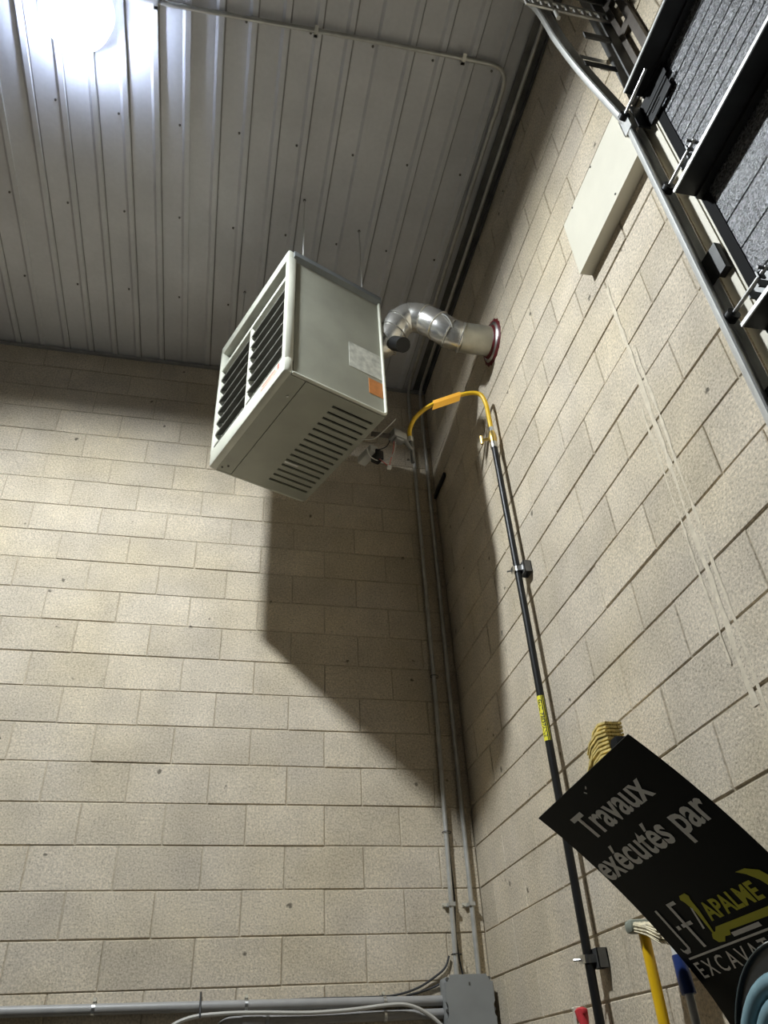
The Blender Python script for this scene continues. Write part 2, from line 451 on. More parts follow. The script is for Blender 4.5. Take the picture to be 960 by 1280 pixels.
# top roller carrier: two slotted black plates
bm = bmesh.new()
def slotted(bm, y0, y1, z0, z1, ys, ye, zs, ze, x0=-.014, x1=-.010):
    box(bm, (x0, y0, z0), (x1, ys, z1)); box(bm, (x0, ye, z0), (x1, y1, z1)); box(bm, (x0, ys, z0), (x1, ye, zs)); box(bm, (x0, ys, ze), (x1, ye, z1))
slotted(bm, -3.10, -2.93, 4.485, 4.555, -3.04, -2.985, 4.515, 4.523); slotted(bm, -3.09, -2.93, 4.405, 4.478, -3.03, -2.97, 4.435, 4.443)
box(bm, (-.06, -2.935, 4.40), (-.010, -2.93, 4.555))
finish('top_roller_carrier', bm, M_BLACK, door)
rb = T('roller_stem', [(-.085, -2.925, 4.50), (-.085, -3.09, 4.50)], .006, M_GALV, door)
bm = bmesh.new(); tube(bm, [(-.085, -2.905, 4.5), (-.085, -2.925, 4.5)], .021, 14); finish('roller_wheel', bm, M_BLACK, rb, smooth=True)

# ================================================================== DOOR TRACK AND ITS STEEL
def sweep_track(name, path, parent):
    prof = [(.012, -.030), (.003, -.033), (-.002, -.029), (-.001, -.012), (.004, -.004), (.012, 0), (.055, 0), (.058, -.004), (.058, -.030)]
    th = .0026
    bm = bmesh.new(); rings = []
    for i, (x, z) in enumerate(path):
        a = path[max(i - 1, 0)]; b = path[min(i + 1, len(path) - 1)]
        tx, tz = b[0] - a[0], b[1] - a[1]; l = math.hypot(tx, tz); nx, nz = tz / l, -tx / l
        P = [bm.verts.new((x + nx * q, -2.88 + y, z + nz * q)) for q, y in prof]
        rings.append(P)
    for a, b in zip(rings, rings[1:]):
        for k in range(len(prof) - 1): bm.faces.new((a[k], a[k + 1], b[k + 1], b[k]))
    bmesh.ops.recalc_face_normals(bm, faces=bm.faces[:])
    bmesh.ops.solidify(bm, geom=bm.faces[:], thickness=th)
    return finish(name, bm, M_TRACK, parent, smooth=True)
track = thing('door_track', (-.05, -2.9, 0), 'bright galvanized door track running up the right wall and curving overhead', 'door track')
sweep_track('vertical_track', [(-.077, .02), (-.077, 2.0), (-.077, 3.5), (-.077, 4.47)], track)
cp = [(p.x, p.z) for p in spline([(-.077, 0, 4.475), (-.112, 0, 4.60), (-.186, 0, 4.88), (-.236, 0, 5.15), (-.252, 0, 5.32), (-.270, 0, 5.46), (-.318, 0, 5.565), (-.40, 0, 5.60), (-.9, 0, 5.63), (-2.2, 0, 5.66)], 6)]
sweep_track('curved_track', cp, track)
bm = bmesh.new(); box(bm, (-.082, -2.925, 4.42), (-.078, -2.876, 4.53)); box(bm, (-.082, -2.880, 4.42), (-.02, -2.876, 4.53)); finish('splice_plate', bm, M_GALV, track)
for z in (1.2, 2.3, 3.0, 3.58):
    bm = bmesh.new(); box(bm, (-.022, -2.955, z - .06), (-.001, -2.915, z + .06)); box(bm, (-.024, -2.955, z - .06), (-.020, -2.875, z + .06)); finish('track_bracket', bm, M_STRUT, track)
bm = bmesh.new(); box(bm, (-.04, -2.872, 5.02), (-.0022, -2.868, 5.12)); box(bm, (-.20, -2.885, 5.05), (-.002, -2.881, 5.09)); finish('track_bracket', bm, M_GALV, track)
bm = bmesh.new(); box(bm, (-.17, -2.935, 4.86), (-.03, -2.930, 4.90)); finish('track_bracket', bm, M_STRUT, track)
for q in ((-.045, 4.33), (-.04, 4.36)):
    bm = bmesh.new(); bmesh.ops.create_uvsphere(bm, u_segments=8, v_segments=6, radius=.005, matrix=Matrix.Translation((q[0], -2.884, q[1]))); finish('rivet', bm, M_GALV, track, smooth=True)
ang = thing('steel_angle', (-.01, -2.95, 4.62), 'dark grey steel angle bolted upright on the wall behind the curved track', 'steel angle')
bm = bmesh.new(); box(bm, (-.010, -2.985, 4.62), (-.0025, -2.905, 5.95)); box(bm, (-.055, -2.992, 4.62), (-.0025, -2.985, 5.95)); finish('angle_leg', bm, M_GSTEEL, ang)
bm = bmesh.new(); box(bm, (-.17, -2.992, 4.98), (-.05, -2.985, 5.03)); finish('tie_bar', bm, M_GSTEEL, ang)
sl = thing('slotted_angle', (-.02, -3.06, 4.66), 'brown perforated steel angle with long slots above the door', 'steel angle')
bm = bmesh.new()
z = 4.68
box(bm, (-.024, -3.034, 4.68), (-.020, -3.008, 5.9)); box(bm, (-.024, -3.105, 4.68), (-.020, -3.072, 5.9))
zz = 4.68
while zz < 5.85:
    box(bm, (-.024, -3.072, zz), (-.020, -3.034, zz + .055)); zz += .285
box(bm, (-.024, -3.109, 4.68), (-.0025, -3.105, 5.9))
finish('slotted_leg', bm, M_DSTEEL, sl)
hb = thing('perforated_bracket', (-.1, -3.0, 5.16), 'grey perforated steel bracket beneath the black spring drum by the track curve', 'bracket')
bm = bmesh.new()
box(bm, (-.40, -3.004, 5.165), (-.0025, -2.996, 5.185)); box(bm, (-.40, -3.004, 5.235), (-.0025, -2.996, 5.255))
for q in range(11): box(bm, (-.40 + .0375 * q, -3.004, 5.185), (-.384 + .0375 * q, -2.996, 5.235))
finish('bracket_plate', bm, M_EMT, hb); T('bolt_stub', [(-.27, -3.0, 5.17), (-.27, -3.0, 5.09)], .009, M_EMT, hb)
dr = thing('spring_drum', (-.14, -3.06, 5.31), 'black spring drum on its shaft above the garage door', 'drum')
T('drum', [(-.14, -3.03, 5.40), (-.14, -3.05, 5.40), (-.14, -3.12, 5.40), (-.14, -3.15, 5.40)], .08, M_BLACK, dr, n=24, radii=[.09, .075, .075, .09])
T('shaft', [(-.14, -3.01, 5.40), (-.14, -7.1, 5.40)], .013, M_GSTEEL, dr)
B('bearing_plate', (-.20, -3.02, 5.30), (-.0025, -3.014, 5.50), M_GSTEEL, dr)

# ================================================================== LAMP
lamp = thing('high_bay_lamp', (LAMP_POS.x, LAMP_POS.y, LAMP_POS.z - .03), 'glowing round lamp hanging from the ribbed ceiling at top left', 'lamp')
def lathe(name, prof, c, mt, parent, n=32, caps=(0, 0)):
    bm = bmesh.new(); rings = []
    for r, z in prof: rings.append([bm.verts.new((c[0] + r * math.cos(2 * PI * k / n), c[1] + r * math.sin(2 * PI * k / n), c[2] + z)) for k in range(n)])
    for a, b in zip(rings, rings[1:]):
        for k in range(n): bm.faces.new((a[k], a[(k + 1) % n], b[(k + 1) % n], b[k]))
    if caps[0]: bm.faces.new(rings[0][::-1])
    if caps[1]: bm.faces.new(rings[-1])
    return finish(name, bm, mt, parent, smooth=True)
lathe('reflector', [(.093, .004), (.160, -.036), (.162, -.036), (.110, .006)], LAMP_POS, M_LAMPH, lamp)
lathe('added_glow_skirt', [(.163, -.036), (.165, -.034), (.172, .072), (.169, .075)], LAMP_POS, M_GLOWSKIRT, lamp)  # glow added to the skirt, stands in for bright haze around the lamp
lathe('lamp_housing', [(.167, .060), (.12, .010), (.080, .010), (.080, .072), (.135, .084), (.135, .090), (.07, .10), (.05, .125), (.02, .13)], LAMP_POS, M_LAMPH, lamp, caps=(0, 1))  # dish and top cap shaped to steer the added ring's light upward
lathe('lens', [(.092, .001), (.088, -.004), (.06, -.008)], LAMP_POS, M_LENS, lamp, caps=(1, 1))
lathe('added_uplight_ring', [(.0815, .030), (.0845, .034), (.0845, .062), (.0815, .066)], LAMP_POS, M_UPLIGHT, lamp)  # added glowing ring that brightens the ceiling around the lamp
T('hanger', [LAMP_POS + V((0, 0, .128)), V((LAMP_POS.x, LAMP_POS.y, H - .002))], .006, M_ROD, lamp)

# ================================================================== UNIT HEATER
HA = 0.39793; HO = V((-1.2203, -1.524, 4.398)); L_, W_, H_ = .6124, .8608, .982
heater = thing('unit_heater', HO, 'large grey-green gas unit heater hanging from the ceiling in the corner', 'heater', HA)
def hl(u, v, z): return HO + Matrix.Rotation(HA, 3, 'Z') @ V((u, v, z))
def HB(name, lo, hi, mt, bev=0.0, par=None): return B(name, lo, hi, mt, par or heater, bev, local=True)
# cabinet: closed on far side, rear and top; hollow front
bm = bmesh.new()
box(bm, (.055, .010, .012), (L_ - .012, .022, H_ - .05)); box(bm, (.055, W_ - .022, .012), (L_ - .012, W_ - .010, H_ - .05))
box(bm, (L_ - .014, .010, .012), (L_ - .004, W_ - .010, H_ - .03)); box(bm, (.055, .022, H_ - .06), (L_ - .014, W_ - .022, H_ - .04))
finish('cabinet', bm, M_HEAT, heater, local=True)
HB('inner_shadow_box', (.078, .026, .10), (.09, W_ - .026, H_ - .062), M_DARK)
# rounded edging of the near side panel: bright beaded edge along bottom and rear
def HT(name, pts, r, mt, par=None, n=10): return T(name, pts, r, mt, par or heater, n, local=True)
HT('side_edge_bead', fillet([(.045, .006, .009), (L_ - .006, .006, .009), (L_ - .006, .006, H_ - .06)], .03), .009, M_HEATF)
HT('side_edge_bead', fillet([(.045, W_ - .006, .009), (L_ - .006, W_ - .006, .009), (L_ - .006, W_ - .006, H_ - .06)], .03), .009, M_HEATF)
# top cap with a sloping lip on the near side
bm = bmesh.new()
pr = [(-.012, H_ - .045), (.022, H_ - .085), (.022, H_ - .03), (W_ - .022, H_ - .03), (W_ - .022, H_ - .085), (W_ + .012, H_ - .045), (W_ + .006, H_), (-.006, H_)]
a = [bm.verts.new((.03, y, z)) for y, z in pr]; b = [bm.verts.new((L_ + .004, y, z)) for y, z in pr]
for k in range(len(pr)): bm.faces.new((a[k], a[(k + 1) % len(pr)], b[(k + 1) % len(pr)], b[k]))
bm.faces.new(a[::-1]); bm.faces.new(b); finish('top_cap', bm, M_HCAP, heater, local=True)
# front frame: thick rounded hood around the louvers
fx0, fx1 = -.004, .05
HB('front_frame', (fx0, .0, .0), (fx1, W_, .118), M_HEATF, .016)
HB('front_frame', (fx0, .0, H_ - .075), (fx1, W_, H_), M_HEATF, .012)
HB('front_frame', (fx0, .0, .09), (fx1, .034, H_ - .05), M_HEATF, .010)
HB('front_frame', (fx0, W_ - .034, .09), (fx1, W_, H_ - .05), M_HEATF, .010)
HB('louver_head_rail', (fx0 + .004, .03, .745), (.04, W_ - .03, .772), M_HEATF, .004)
HB('mullion', (.004, W_ * .505, .112), (.062, W_ * .505 + .020, .75), M_HEATF, .003)
# louver blades, each hung on its pins, and the saw-tooth end brackets
for c0, c1 in ((.036, W_ * .505 - .004), (W_ * .505 + .026, W_ - .036)):
    nb = 7
    for i in range(nb):
        zc = .130 + i * .0895
        bm = bmesh.new()
        pr = [(.002, zc - .004), (.005, zc - .005), (.008, zc + .006), (.064, zc + .030), (.063, zc + .034), (.006, zc + .004), (.002, zc + .003)]
        a = [bm.verts.new((x, c0, z)) for x, z in pr]; b = [bm.verts.new((x, c1, z)) for x, z in pr]
        for k in range(len(pr)): bm.faces.new((a[k], a[(k + 1) % len(pr)], b[(k + 1) % len(pr)], b[k]))
        bm.faces.new(a[::-1]); bm.faces.new(b); finish('louver_blade', bm, M_BLADE, heater, local=True)
        bm = bmesh.new()                                  # bright bent tab at the blade's far end
        Mx = Matrix(((0, 0, 1, 0), (1, 0, 0, 0), (0, 1, 0, 0), (0, 0, 0, 1)))
        prism(bm, [(c1 - .0, zc + .008), (c1 - .040, zc + .012), (c1 - .0, zc + .078)], .003, .006, Mx)
        finish('louver_tab', bm, M_HEATF, heater, local=True)
# bottom tray with a bank of fifteen long slots
bm = bmesh.new(); u0, u1 = .328, .574; v0, v1 = .092, .766; ns = 15; zt = .010
box(bm, (.13, .016, .0), (u0, W_ - .016, zt)); box(bm, (u1, .016, 0), (L_ - .008, W_ - .016, zt))
box(bm, (.012, .016, .002), (.127, W_ - .016, zt))
step = (v1 - v0) / (ns - 1); sw = .0165
lo = .016
for i in range(ns):
    c = v0 + i * step; box(bm, (u0, lo, 0), (u1, c - sw / 2, zt)); lo = c + sw / 2
box(bm, (u0, lo, 0), (u1, W_ - .016, zt))
finish('bottom_tray', bm, M_HEAT, heater, local=True)
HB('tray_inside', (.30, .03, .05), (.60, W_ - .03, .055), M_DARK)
HB('maker_badge', (.33, .583, -.003), (.41, .598, -.0003), M_GALV)
for u, v in ((.085, .79), (.06, .815), (.10, .15)):
    bm = bmesh.new(); bmesh.ops.create_cone(bm, cap_ends=True, segments=8, radius1=.006, radius2=.006, depth=.004, matrix=Matrix.Translation((u, v, -.001))); finish('tray_screw', bm, M_DSTEEL if v > .5 else M_GALV, heater, local=True)
# stickers
info(HB('rating_label', (.386, .0085, .266), (.597, .0098, .458), M_PAPER), 'smudged pale rating label')
info(HB('warning_sticker', (.507, .0082, .128), (.596, .0097, .240), M_ORANGE), 'orange warning sticker')
st = HB('front_sticker', (fx0 - .0012, .045, .050), (fx0 - .0002, .25, .094), M_WHITE); info(st, 'white sticker with red print')
bm = bmesh.new(); x0, x1 = fx0 - .002, fx0 - .0013
box(bm, (x0, .05, .054), (x1, .066, .090)); box(bm, (x0, .072, .084), (x1, .243, .088)); box(bm, (x0, .072, .056), (x1, .243, .059)); box(bm, (x0, .239, .056), (x1, .243, .088)); box(bm, (x0, .085, .068), (x1, .225, .076))
finish('red_print', bm, M_REDINK, st, local=True)
# hanger rods up to the ceiling
for u, v in ((.10, .022), (.498, .016), (.10, W_ - .03), (.498, W_ - .03)):
    r_ = HT('hanger_rod', [(u, v, H_ - .035), (u, v, H - HO.z - .002)], .0045, M_ROD)
    bm = bmesh.new(); bmesh.ops.create_cone(bm, cap_ends=True, segments=6, radius1=.009, radius2=.009, depth=.008, matrix=Matrix.Translation((u, v, H - HO.z - .006))); finish('hanger_nut', bm, M_SCREW, r_, local=True)
# rear: gas valve, control box and loose wires under the back edge
bm = bmesh.new()
def wbox(bm, c, d): M_ = Matrix.Translation(V(c)) @ Matrix.Rotation(HA, 4, 'Z'); box(bm, [-q / 2 for q in d], [q / 2 for q in d], .006, M_)
GV = V((-.570, -1.135, 4.405))
wbox(bm, GV, (.085, .06, .05)); wbox(bm, GV + V((.0, .0, -.028)), (.05, .045, .02)); wbox(bm, GV + V((.012, .02, .045)), (.03, .03, .035))
o = finish('gas_valve', bm, M_VALVE, heater, smooth=True)
T('valve_nipple', [GV + V((-.03, 0, 0)), GV + V((-.14, .02, .02))], .014, M_DSTEEL, heater)
T('gas_union', fillet([GV + V((.03, 0, -.005)), V((-.474, -1.06, 4.385)), V((-.474, -1.052, 4.46))], .03), .013, M_GSTEEL, heater)
T('drip_leg', [V((-.474, -1.06, 4.385)), V((-.474, -1.06, 4.30))], .011, M_GSTEEL, heater)
CB = V((-.705, -.985, 4.385))
bm = bmesh.new(); wbox(bm, CB, (.05, .13, .05)); info(finish('control_box', bm, M_CBOX, heater, smooth=True), 'small white control box')
bm = bmesh.new(); wbox(bm, CB + V((.045, -.03, -.03)), (.05, .06, .06)); finish('igniter', bm, M_BLACK, heater, smooth=True)
def wire(pts, mt, r=.0025): T('wire', spline(pts, 6), r, mt, heater, n=6)
wire([CB + V((-.02, -.07, -.01)), CB + V((.0, -.05, -.05)), CB + V((.05, -.03, -.055)), CB + V((.07, 0, 0))], M_WCABLE, .004)
wire([CB + V((.02, -.02, 0)), CB + V((.07, -.06, -.08)), GV + V((-.03, .01, -.12)), GV + V((-.01, 0, -.02))], M_WCABLE, .003)
wire([CB + V((.02, .0, .02)), CB + V((.06, -.05, -.07)), CB + V((.10, -.06, -.12))], M_REDG, .0025)
wire([CB + V((.10, -.06, -.12)), GV + V((-.03, .0, -.10)), GV + V((-.02, 0, -.02))], M_REDINK, .002)
wire([CB + V((.03, -.02, .02)), GV + V((-.06, .02, -.06)), GV + V((-.03, .01, .02))], M_BLACK, .003)
wire([hl(L_ - .02, .22, .0), hl(L_ + .03, .16, -.01), hl(L_ + .07, .08, .04), hl(L_ + .09, .05, .07)], M_WCABLE, .0035)
B('wire_plug', CB + V((.09, -.07, -.135)), CB + V((.112, -.05, -.115)), M_HANDW, heater, .003)
# rear power vent housing that the flue starts from
bm = bmesh.new(); box(bm, (L_ - .005, .05, .55), (L_ + .035, .32, .85), .01); finish('flue_collar_box', bm, M_HEAT, heater, smooth=True, local=True)

# ================================================================== FLUE
flue = thing('flue_pipe', (-.2, -1.33, 4.98), 'shiny adjustable elbow flue pipe leaving the heater into the right wall', 'flue pipe')
ctr = [V(p) for p in ((-.665, -1.17, 5.075), (-.612, -1.195, 5.095), (-.570, -1.222, 5.155), (-.535, -1.245, 5.225), (-.47, -1.268, 5.268), (-.39, -1.297, 5.225), (-.325, -1.325, 5.145), (-.265, -1.33, 5.085), (-.195, -1.33, 5.062))]
FR = .086
for i, (a, b) in enumerate(zip(ctr, ctr[1:])):
    d = (b - a).normalized()
    bm = bmesh.new(); tube(bm, [a - d * .012, a + d * .004, (a + b) / 2, b - d * .004, b + d * .012], FR, 26, radii=[FR - .004, FR, FR + .002, FR, FR - .004])
    g = finish('elbow_gore', bm, M_VENT, flue, smooth=True)
    if i < len(ctr) - 1:
        nx = (ctr[i + 2] - b).normalized() if i + 2 < len(ctr) else d
        dd = (d + nx).normalized()
        bm = bmesh.new(); tube(bm, [b - dd * .004, b - dd * .0015, b + dd * .0015, b + dd * .004], FR, 26, radii=[FR + .001, FR + .0055, FR + .0055, FR + .001], caps=False)
        finish('crimp_ring', bm, M_VENT, flue, smooth=True)
T('straight_pipe', [(-.205, -1.33, 5.063), (-.0005, -1.33, 5.062)], .087, M_VENTP, flue, n=28)
T('clamp_wire', [V((-.30, -1.33, 5.10)) + V((.045 * math.cos(k / 18 * 2 * PI), .097 * math.sin(k / 18 * 2 * PI), -.097 * math.cos(k / 18 * 2 * PI) * .9)) for k in range(19)], .003, M_ROD, flue, n=6)
T('drain_tee', [(-.575, -1.25, 5.03), (-.548, -1.325, 4.935)], .044, M_BLACK, flue, n=16)
th = thing('wall_thimble', (0, -1.33, 4.93), 'round wall thimble ringed with dark red sealant around the flue', 'wall thimble')
bm = bmesh.new(); n = 36; C = V((0, -1.325, 5.063)); rings = []
for r, x in ((.088, -.010), (.105, -.020), (.120, -.012), (.125, -.002)):
    rings.append([bm.verts.new(C + V((x, r * math.cos(2 * PI * k / n), r * math.sin(2 * PI * k / n)))) for k in range(n)])
for a, b in zip(rings, rings[1:]):
    for k in range(n): bm.faces.new((a[k], a[(k + 1) % n], b[(k + 1) % n], b[k]))
finish('thimble_collar', bm, M_GALV, th, smooth=True)
bm = bmesh.new(); rings = []
for r, x in ((.119, -.012), (.124, -.015), (.131, -.010), (.137, -.001)):
    rings.append([bm.verts.new(C + V((x, (r + (.006 * math.sin(3 * k) if r > .13 else 0)) * math.cos(2 * PI * k / n), (r + (.006 * math.sin(3 * k) if r > .13 else 0)) * math.sin(2 * PI * k / n)))) for k in range(n)])
for a, b in zip(rings, rings[1:]):
    for k in range(n): bm.faces.new((a[k], a[(k + 1) % n], b[(k + 1) % n], b[k]))
finish('sealant_ring', bm, M_RED, th, smooth=True)
bm = bmesh.new(); rings = []
for r, x in ((.0875, -.032), (.092, -.030), (.098, -.019), (.1, -.012)):
    rings.append([bm.verts.new(C + V((x, r * math.cos(2 * PI * k / n), r * math.sin(2 * PI * k / n)))) for k in range(n)])
for a, b in zip(rings, rings[1:]):
    for k in range(n): bm.faces.new((a[k], a[(k + 1) % n], b[(k + 1) % n], b[k]))
finish('sealant_ring', bm, M_RED, th, smooth=True)

# ================================================================== GAS LINE
gp = thing('gas_pipe', (-.056, -1.222, 0), 'black steel gas pipe rising on the right wall with a yellow label', 'gas pipe')
PX, PY = -.056, -1.224
T('pipe', [(PX, PY + .005, .0), (PX, PY, 2.4), (PX, PY, 3.3), (PX, PY + .012, 4.33)], .0165, M_BLACK, gp, n=14)
# yellow label wrapped on the pipe, lettering running downwards
lb_c = math.atan2(-.62, -.78)
z0, z1 = 2.705, 2.90
bm = bmesh.new(); rings = []
for z in (z0, z1):
    rings.append([bm.verts.new((PX + .0172 * math.cos(lb_c + s), PY + .001 + .0172 * math.sin(lb_c + s), z)) for s in [(-1.15 + 2.3 * k / 10) for k in range(11)]])
for k in range(10): bm.faces.new((rings[0][k], rings[0][k + 1], rings[1][k + 1], rings[1][k]))
lab = finish('pipe_label', bm, M_LABELY, gp, smooth=True); info(lab, 'yellow pipe label reading GAZ PROPANE')
def on_pipe(u, v):      # u runs down the pipe, v across it
    s = lb_c - v / .0172
    return V((PX + .0178 * math.cos(s), PY + .001 + .0178 * math.sin(s), z1 - u))
me = fit_text('GAZ PROPANE', .018, .180, -.0075, .0065, lambda u, v: on_pipe(u, v + .002), bold=.03)
o = link('label_lettering', me, M_INK, None); o.parent = lab
# the valve and fittings at its head
T('pipe_coupling', [(PX, PY + .012, 4.325), (PX, PY + .013, 4.365)], .020, M_GALV, gp, n=12)
vb = T('brass_valve', [(PX, PY + .013, 4.36), (PX, PY + .013, 4.385), (PX, PY + .013, 4.415), (PX, PY + .012, 4.445)], .02, M_BRASS, gp, n=12, radii=[.017, .023, .023, .016])
T('valve_handle', [(PX - .012, PY + .02, 4.40), (PX - .05, PY + .035, 4.40), (PX - .055, PY + .037, 4.37), (PX - .055, PY + .037, 4.425)], .009, M_BRASS, gp, n=8)
T('flare_nut', [(PX, PY + .012, 4.44), (PX, PY + .010, 4.475)], .015, M_GALV, gp, n=6)
hs = thing('gas_hose', (PX, PY + .008, 4.47), 'yellow flexible gas hose arching from the valve over to the heater', 'gas hose')
hp = spline([(PX, PY + .010, 4.472), (-.0575, -1.215, 4.57), (-.062, -1.213, 4.672), (-.094, -1.206, 4.744), (-.191, -1.17, 4.752), (-.347, -1.12, 4.698), (-.433, -1.07, 4.638), (-.472, -1.052, 4.548), (-.474, -1.052, 4.462)], 9)
T('hose', hp, .0125, M_YELLOW, hs, n=12)
T('hose_nut', [(-.474, -1.052, 4.49), (-.474, -1.052, 4.455)], .016, M_GALV, hs, n=6)
tg = thing('gas_tag', (-.27, -1.15, 4.66), 'orange folded tag hanging on the yellow gas hose', 'tag')
bm = bmesh.new()
A0, A1 = V((-.352, -1.150, 4.700)), V((-.200, -1.195, 4.752)); dn = V((.004, -.006, -.030))
def quadslab(bm, a, b, d, t):
    ps = [a, b, b + d, a + d]; vs = [bm.verts.new(p) for p in ps] + [bm.verts.new(p + t) for p in ps]
    for q in ((0, 1, 2, 3), (7, 6, 5, 4), (0, 4, 5, 1), (1, 5, 6, 2), (2, 6, 7, 3), (3, 7, 4, 0)): bm.faces.new([vs[i] for i in q])
quadslab(bm, A0, A1, dn, V((.001, -.0015, 0))); quadslab(bm, A0 + dn, A1 + dn, V((-.010, .016, -.036)), V((0, -.0015, 0)))
finish('tag_sheet', bm, M_TAG, tg)
def clamp(z, label):
    t = thing('pipe_clamp', (-.02, PY, z), label, 'pipe clamp', 0, 'pipe clamps on the gas pipe')
    bm = bmesh.new()                                       # short strut channel against the wall
    y0, y1 = PY - .045, PY + .018
    box(bm, (-.041, y0, z - .03), (-.038, y1, z + .03)); box(bm, (-.041, y0, z - .03), (-.0022, y0 + .003, z + .03)); box(bm, (-.041, y1 - .003, z - .03), (-.0022, y1, z + .03)); box(bm, (-.006, y0, z - .03), (-.0022, y1, z + .03))
    finish('strut_channel', bm, M_GSTEEL, t)
    bm = bmesh.new(); n = 12; ring = []
    for sgn in (1,):
        pts = [(-.041, PY - .030)] + [(PX + .0185 * math.cos(a), PY + .0185 * math.sin(a)) for a in [(-PI / 2 - PI * k / n) for k in range(n + 1)]] + [(-.041, PY + .030)]
        a = [bm.verts.new((x, y, z - .013)) for x, y in pts]; b = [bm.verts.new((x, y, z + .013)) for x, y in pts]
        for k in range(len(pts) - 1): bm.faces.new((a[k], a[k + 1], b[k + 1], b[k]))
    bmesh.ops.solidify(bm, geom=bm.faces[:], thickness=.0025)
    finish('strap', bm, M_GALV, t, smooth=True)
    T('clamp_bolt', [(PX - .018, PY + .006, z), (PX - .046, PY + .024, z)], .0045, M_GALV, t, n=6)
    bm = bmesh.new(); box(bm, (PX - .028, PY - .012, z - .013), (PX - .018, PY + .018, z + .013)); finish('strap_ear', bm, M_GALV, t)
clamp(3.54, 'galvanized pipe clamp high on the black gas pipe, halfway up')
clamp(1.925, 'galvanized pipe clamp low on the black gas pipe beside the sign')

# ================================================================== WHITE BOX ON THE WALL
wbx = thing('wall_box', (-.03, -2.6, 4.31), 'long shallow cream sheet-metal box on the right wall beside the track', 'box')
bm = bmesh.new(); box(bm, (-.060, -2.876, 4.305), (-.057, -2.345, 4.665), 0); finish('face_panel', bm, M_WHITE, wbx)
bm = bmesh.new(); box(bm, (-.057, -2.876, 4.307), (-.0022, -2.347, 4.310)); box(bm, (-.057, -2.876, 4.66), (-.0022, -2.347, 4.663)); box(bm, (-.057, -2.350, 4.31), (-.0022, -2.347, 4.66)); finish('box_sides', bm, M_WHITE, wbx)
B('end_cap', (-.0575, -2.40, 4.3062), (-.012, -2.3465, 4.3068), M_WHITE, wbx)
for y, z in ((-2.44, 4.655), (-2.63, 4.655), (-2.70, 4.33)):
    bm = bmesh.new(); bmesh.ops.create_uvsphere(bm, u_segments=8, v_segments=5, radius=.005, matrix=Matrix.Translation((-.060, y, z))); finish('box_screw', bm, M_SCREW, wbx, smooth=True)

# ================================================================== CONDUITS
CZ = H - .0265
c1 = thing('conduit', (-.17, -.03, 2.0), 'steel conduit crossing the ceiling then bending down the corner, left of two', 'conduit', 0, 'steel conduits')
T('conduit_tube', fillet([(-3.2, -2.35, CZ), (-2.06, -2.404, CZ), (-.90, -2.437, CZ), (-.150, -2.447, CZ), (-.148, -1.2, CZ), (-.140, -.028, CZ), (-.150, -.028, 3.4), (-.176, -.028, 2.0)], .12, 8), .0125, M_EMT, c1, n=12)
c2 = thing('conduit', (-.065, -.028, 2.0), 'steel conduit hugging the wall and ceiling corner, right of two', 'conduit', 0, 'steel conduits')
T('conduit_tube', fillet([(-.052, -4.5, CZ), (-.052, -2.2, CZ), (-.045, -.028, CZ), (-.060, -.028, 3.6), (-.066, -.028, 2.0)], .11, 8), .0125, M_EMT, c2, n=12)
def hstrap(par, x, z, s=1):
    bm = bmesh.new(); box(bm, (x - .016, -.044, z - .009), (x + .016, -.041, z + .009)); box(bm, (x - .0165, -.044, z - .009), (x - .0145, -.001, z + .009)); box(bm, (x + .0145, -.044, z - .009), (x + .0165, -.001, z + .009)); box(bm, (x - .042, -.006, z - .009), (x - .0145, -.003, z + .009))
    q = finish('conduit_strap', bm, M_EMT, par)
    bm = bmesh.new(); tube(bm, [(x - .032, -.004, z), (x - .032, -.020, z)], .009, 8); finish('strap_screw', bm, M_WHITE, q, smooth=True)
hstrap(c1, -.168, 2.322); hstrap(c2, -.0645, 2.322)
def coupling(par, p, d, r=.015, L=.045):
    p, d = V(p), V(d).normalized(); T('conduit_coupling', [p - d * L / 2, p + d * L / 2], r, M_EMT, par, n=12)
coupling(c1, (-.1475, -2.21, CZ), (0, 1, 0)); coupling(c2, (-.052, -2.21, CZ), (0, 1, 0)); coupling(c1, (-.153, -.028, 3.27), (0, 0, 1), .014, .012); coupling(c1, (-.165, -.028, 2.63), (0, 0, 1), .014, .010); coupling(c2, (-.0625, -.028, 3.02), (0, 0, 1), .014, .010)
for x, y in ((-.41, -2.446), (-1.2, -2.43), (-2.0, -2.406)):
    bm = bmesh.new(); box(bm, (x - .01, y - .03, CZ - .015), (x + .01, y + .03, CZ - .0128)); box(bm, (x - .01, y + .015, CZ - .015), (x + .01, y + .030, CZ + .0265)); finish('ceiling_strap', bm, M_EMT, c1)
# thermostat cable beside the left conduit
cb = thing('thermostat_cable', (-.15, -.02, 2.0), 'thin black cable tied beside the left corner conduit', 'cable')
T('cable', spline([(-.140, -.012, 2.022), (-.152, -.016, 2.09), (-.158, -.016, 2.2), (-.147, -.015, 2.36), (-.147, -.006, 2.55), (-.147, -.006, 2.9), (-.141, -.006, 3.4), (-.136, -.006, 4.2), (-.128, -.006, 5.2), (-.126, -.006, 5.9)], 5), .0045, M_RUBBER, cb, n=6)
for x, z in ((-.172, 2.105), (-.1645, 2.665), (-.151, 3.55)):
    bm = bmesh.new(); tube(bm, [(x - .004, -.046, z), (x + .014, -.046, z), (x + .030, -.028, z), (x + .034, -.006, z), (x + .0, -.008, z), (x - .016, -.014, z), (x - .018, -.034, z), (x - .004, -.046, z)], .0022, 5); finish('cable_tie', bm, M_RUBBER, cb)
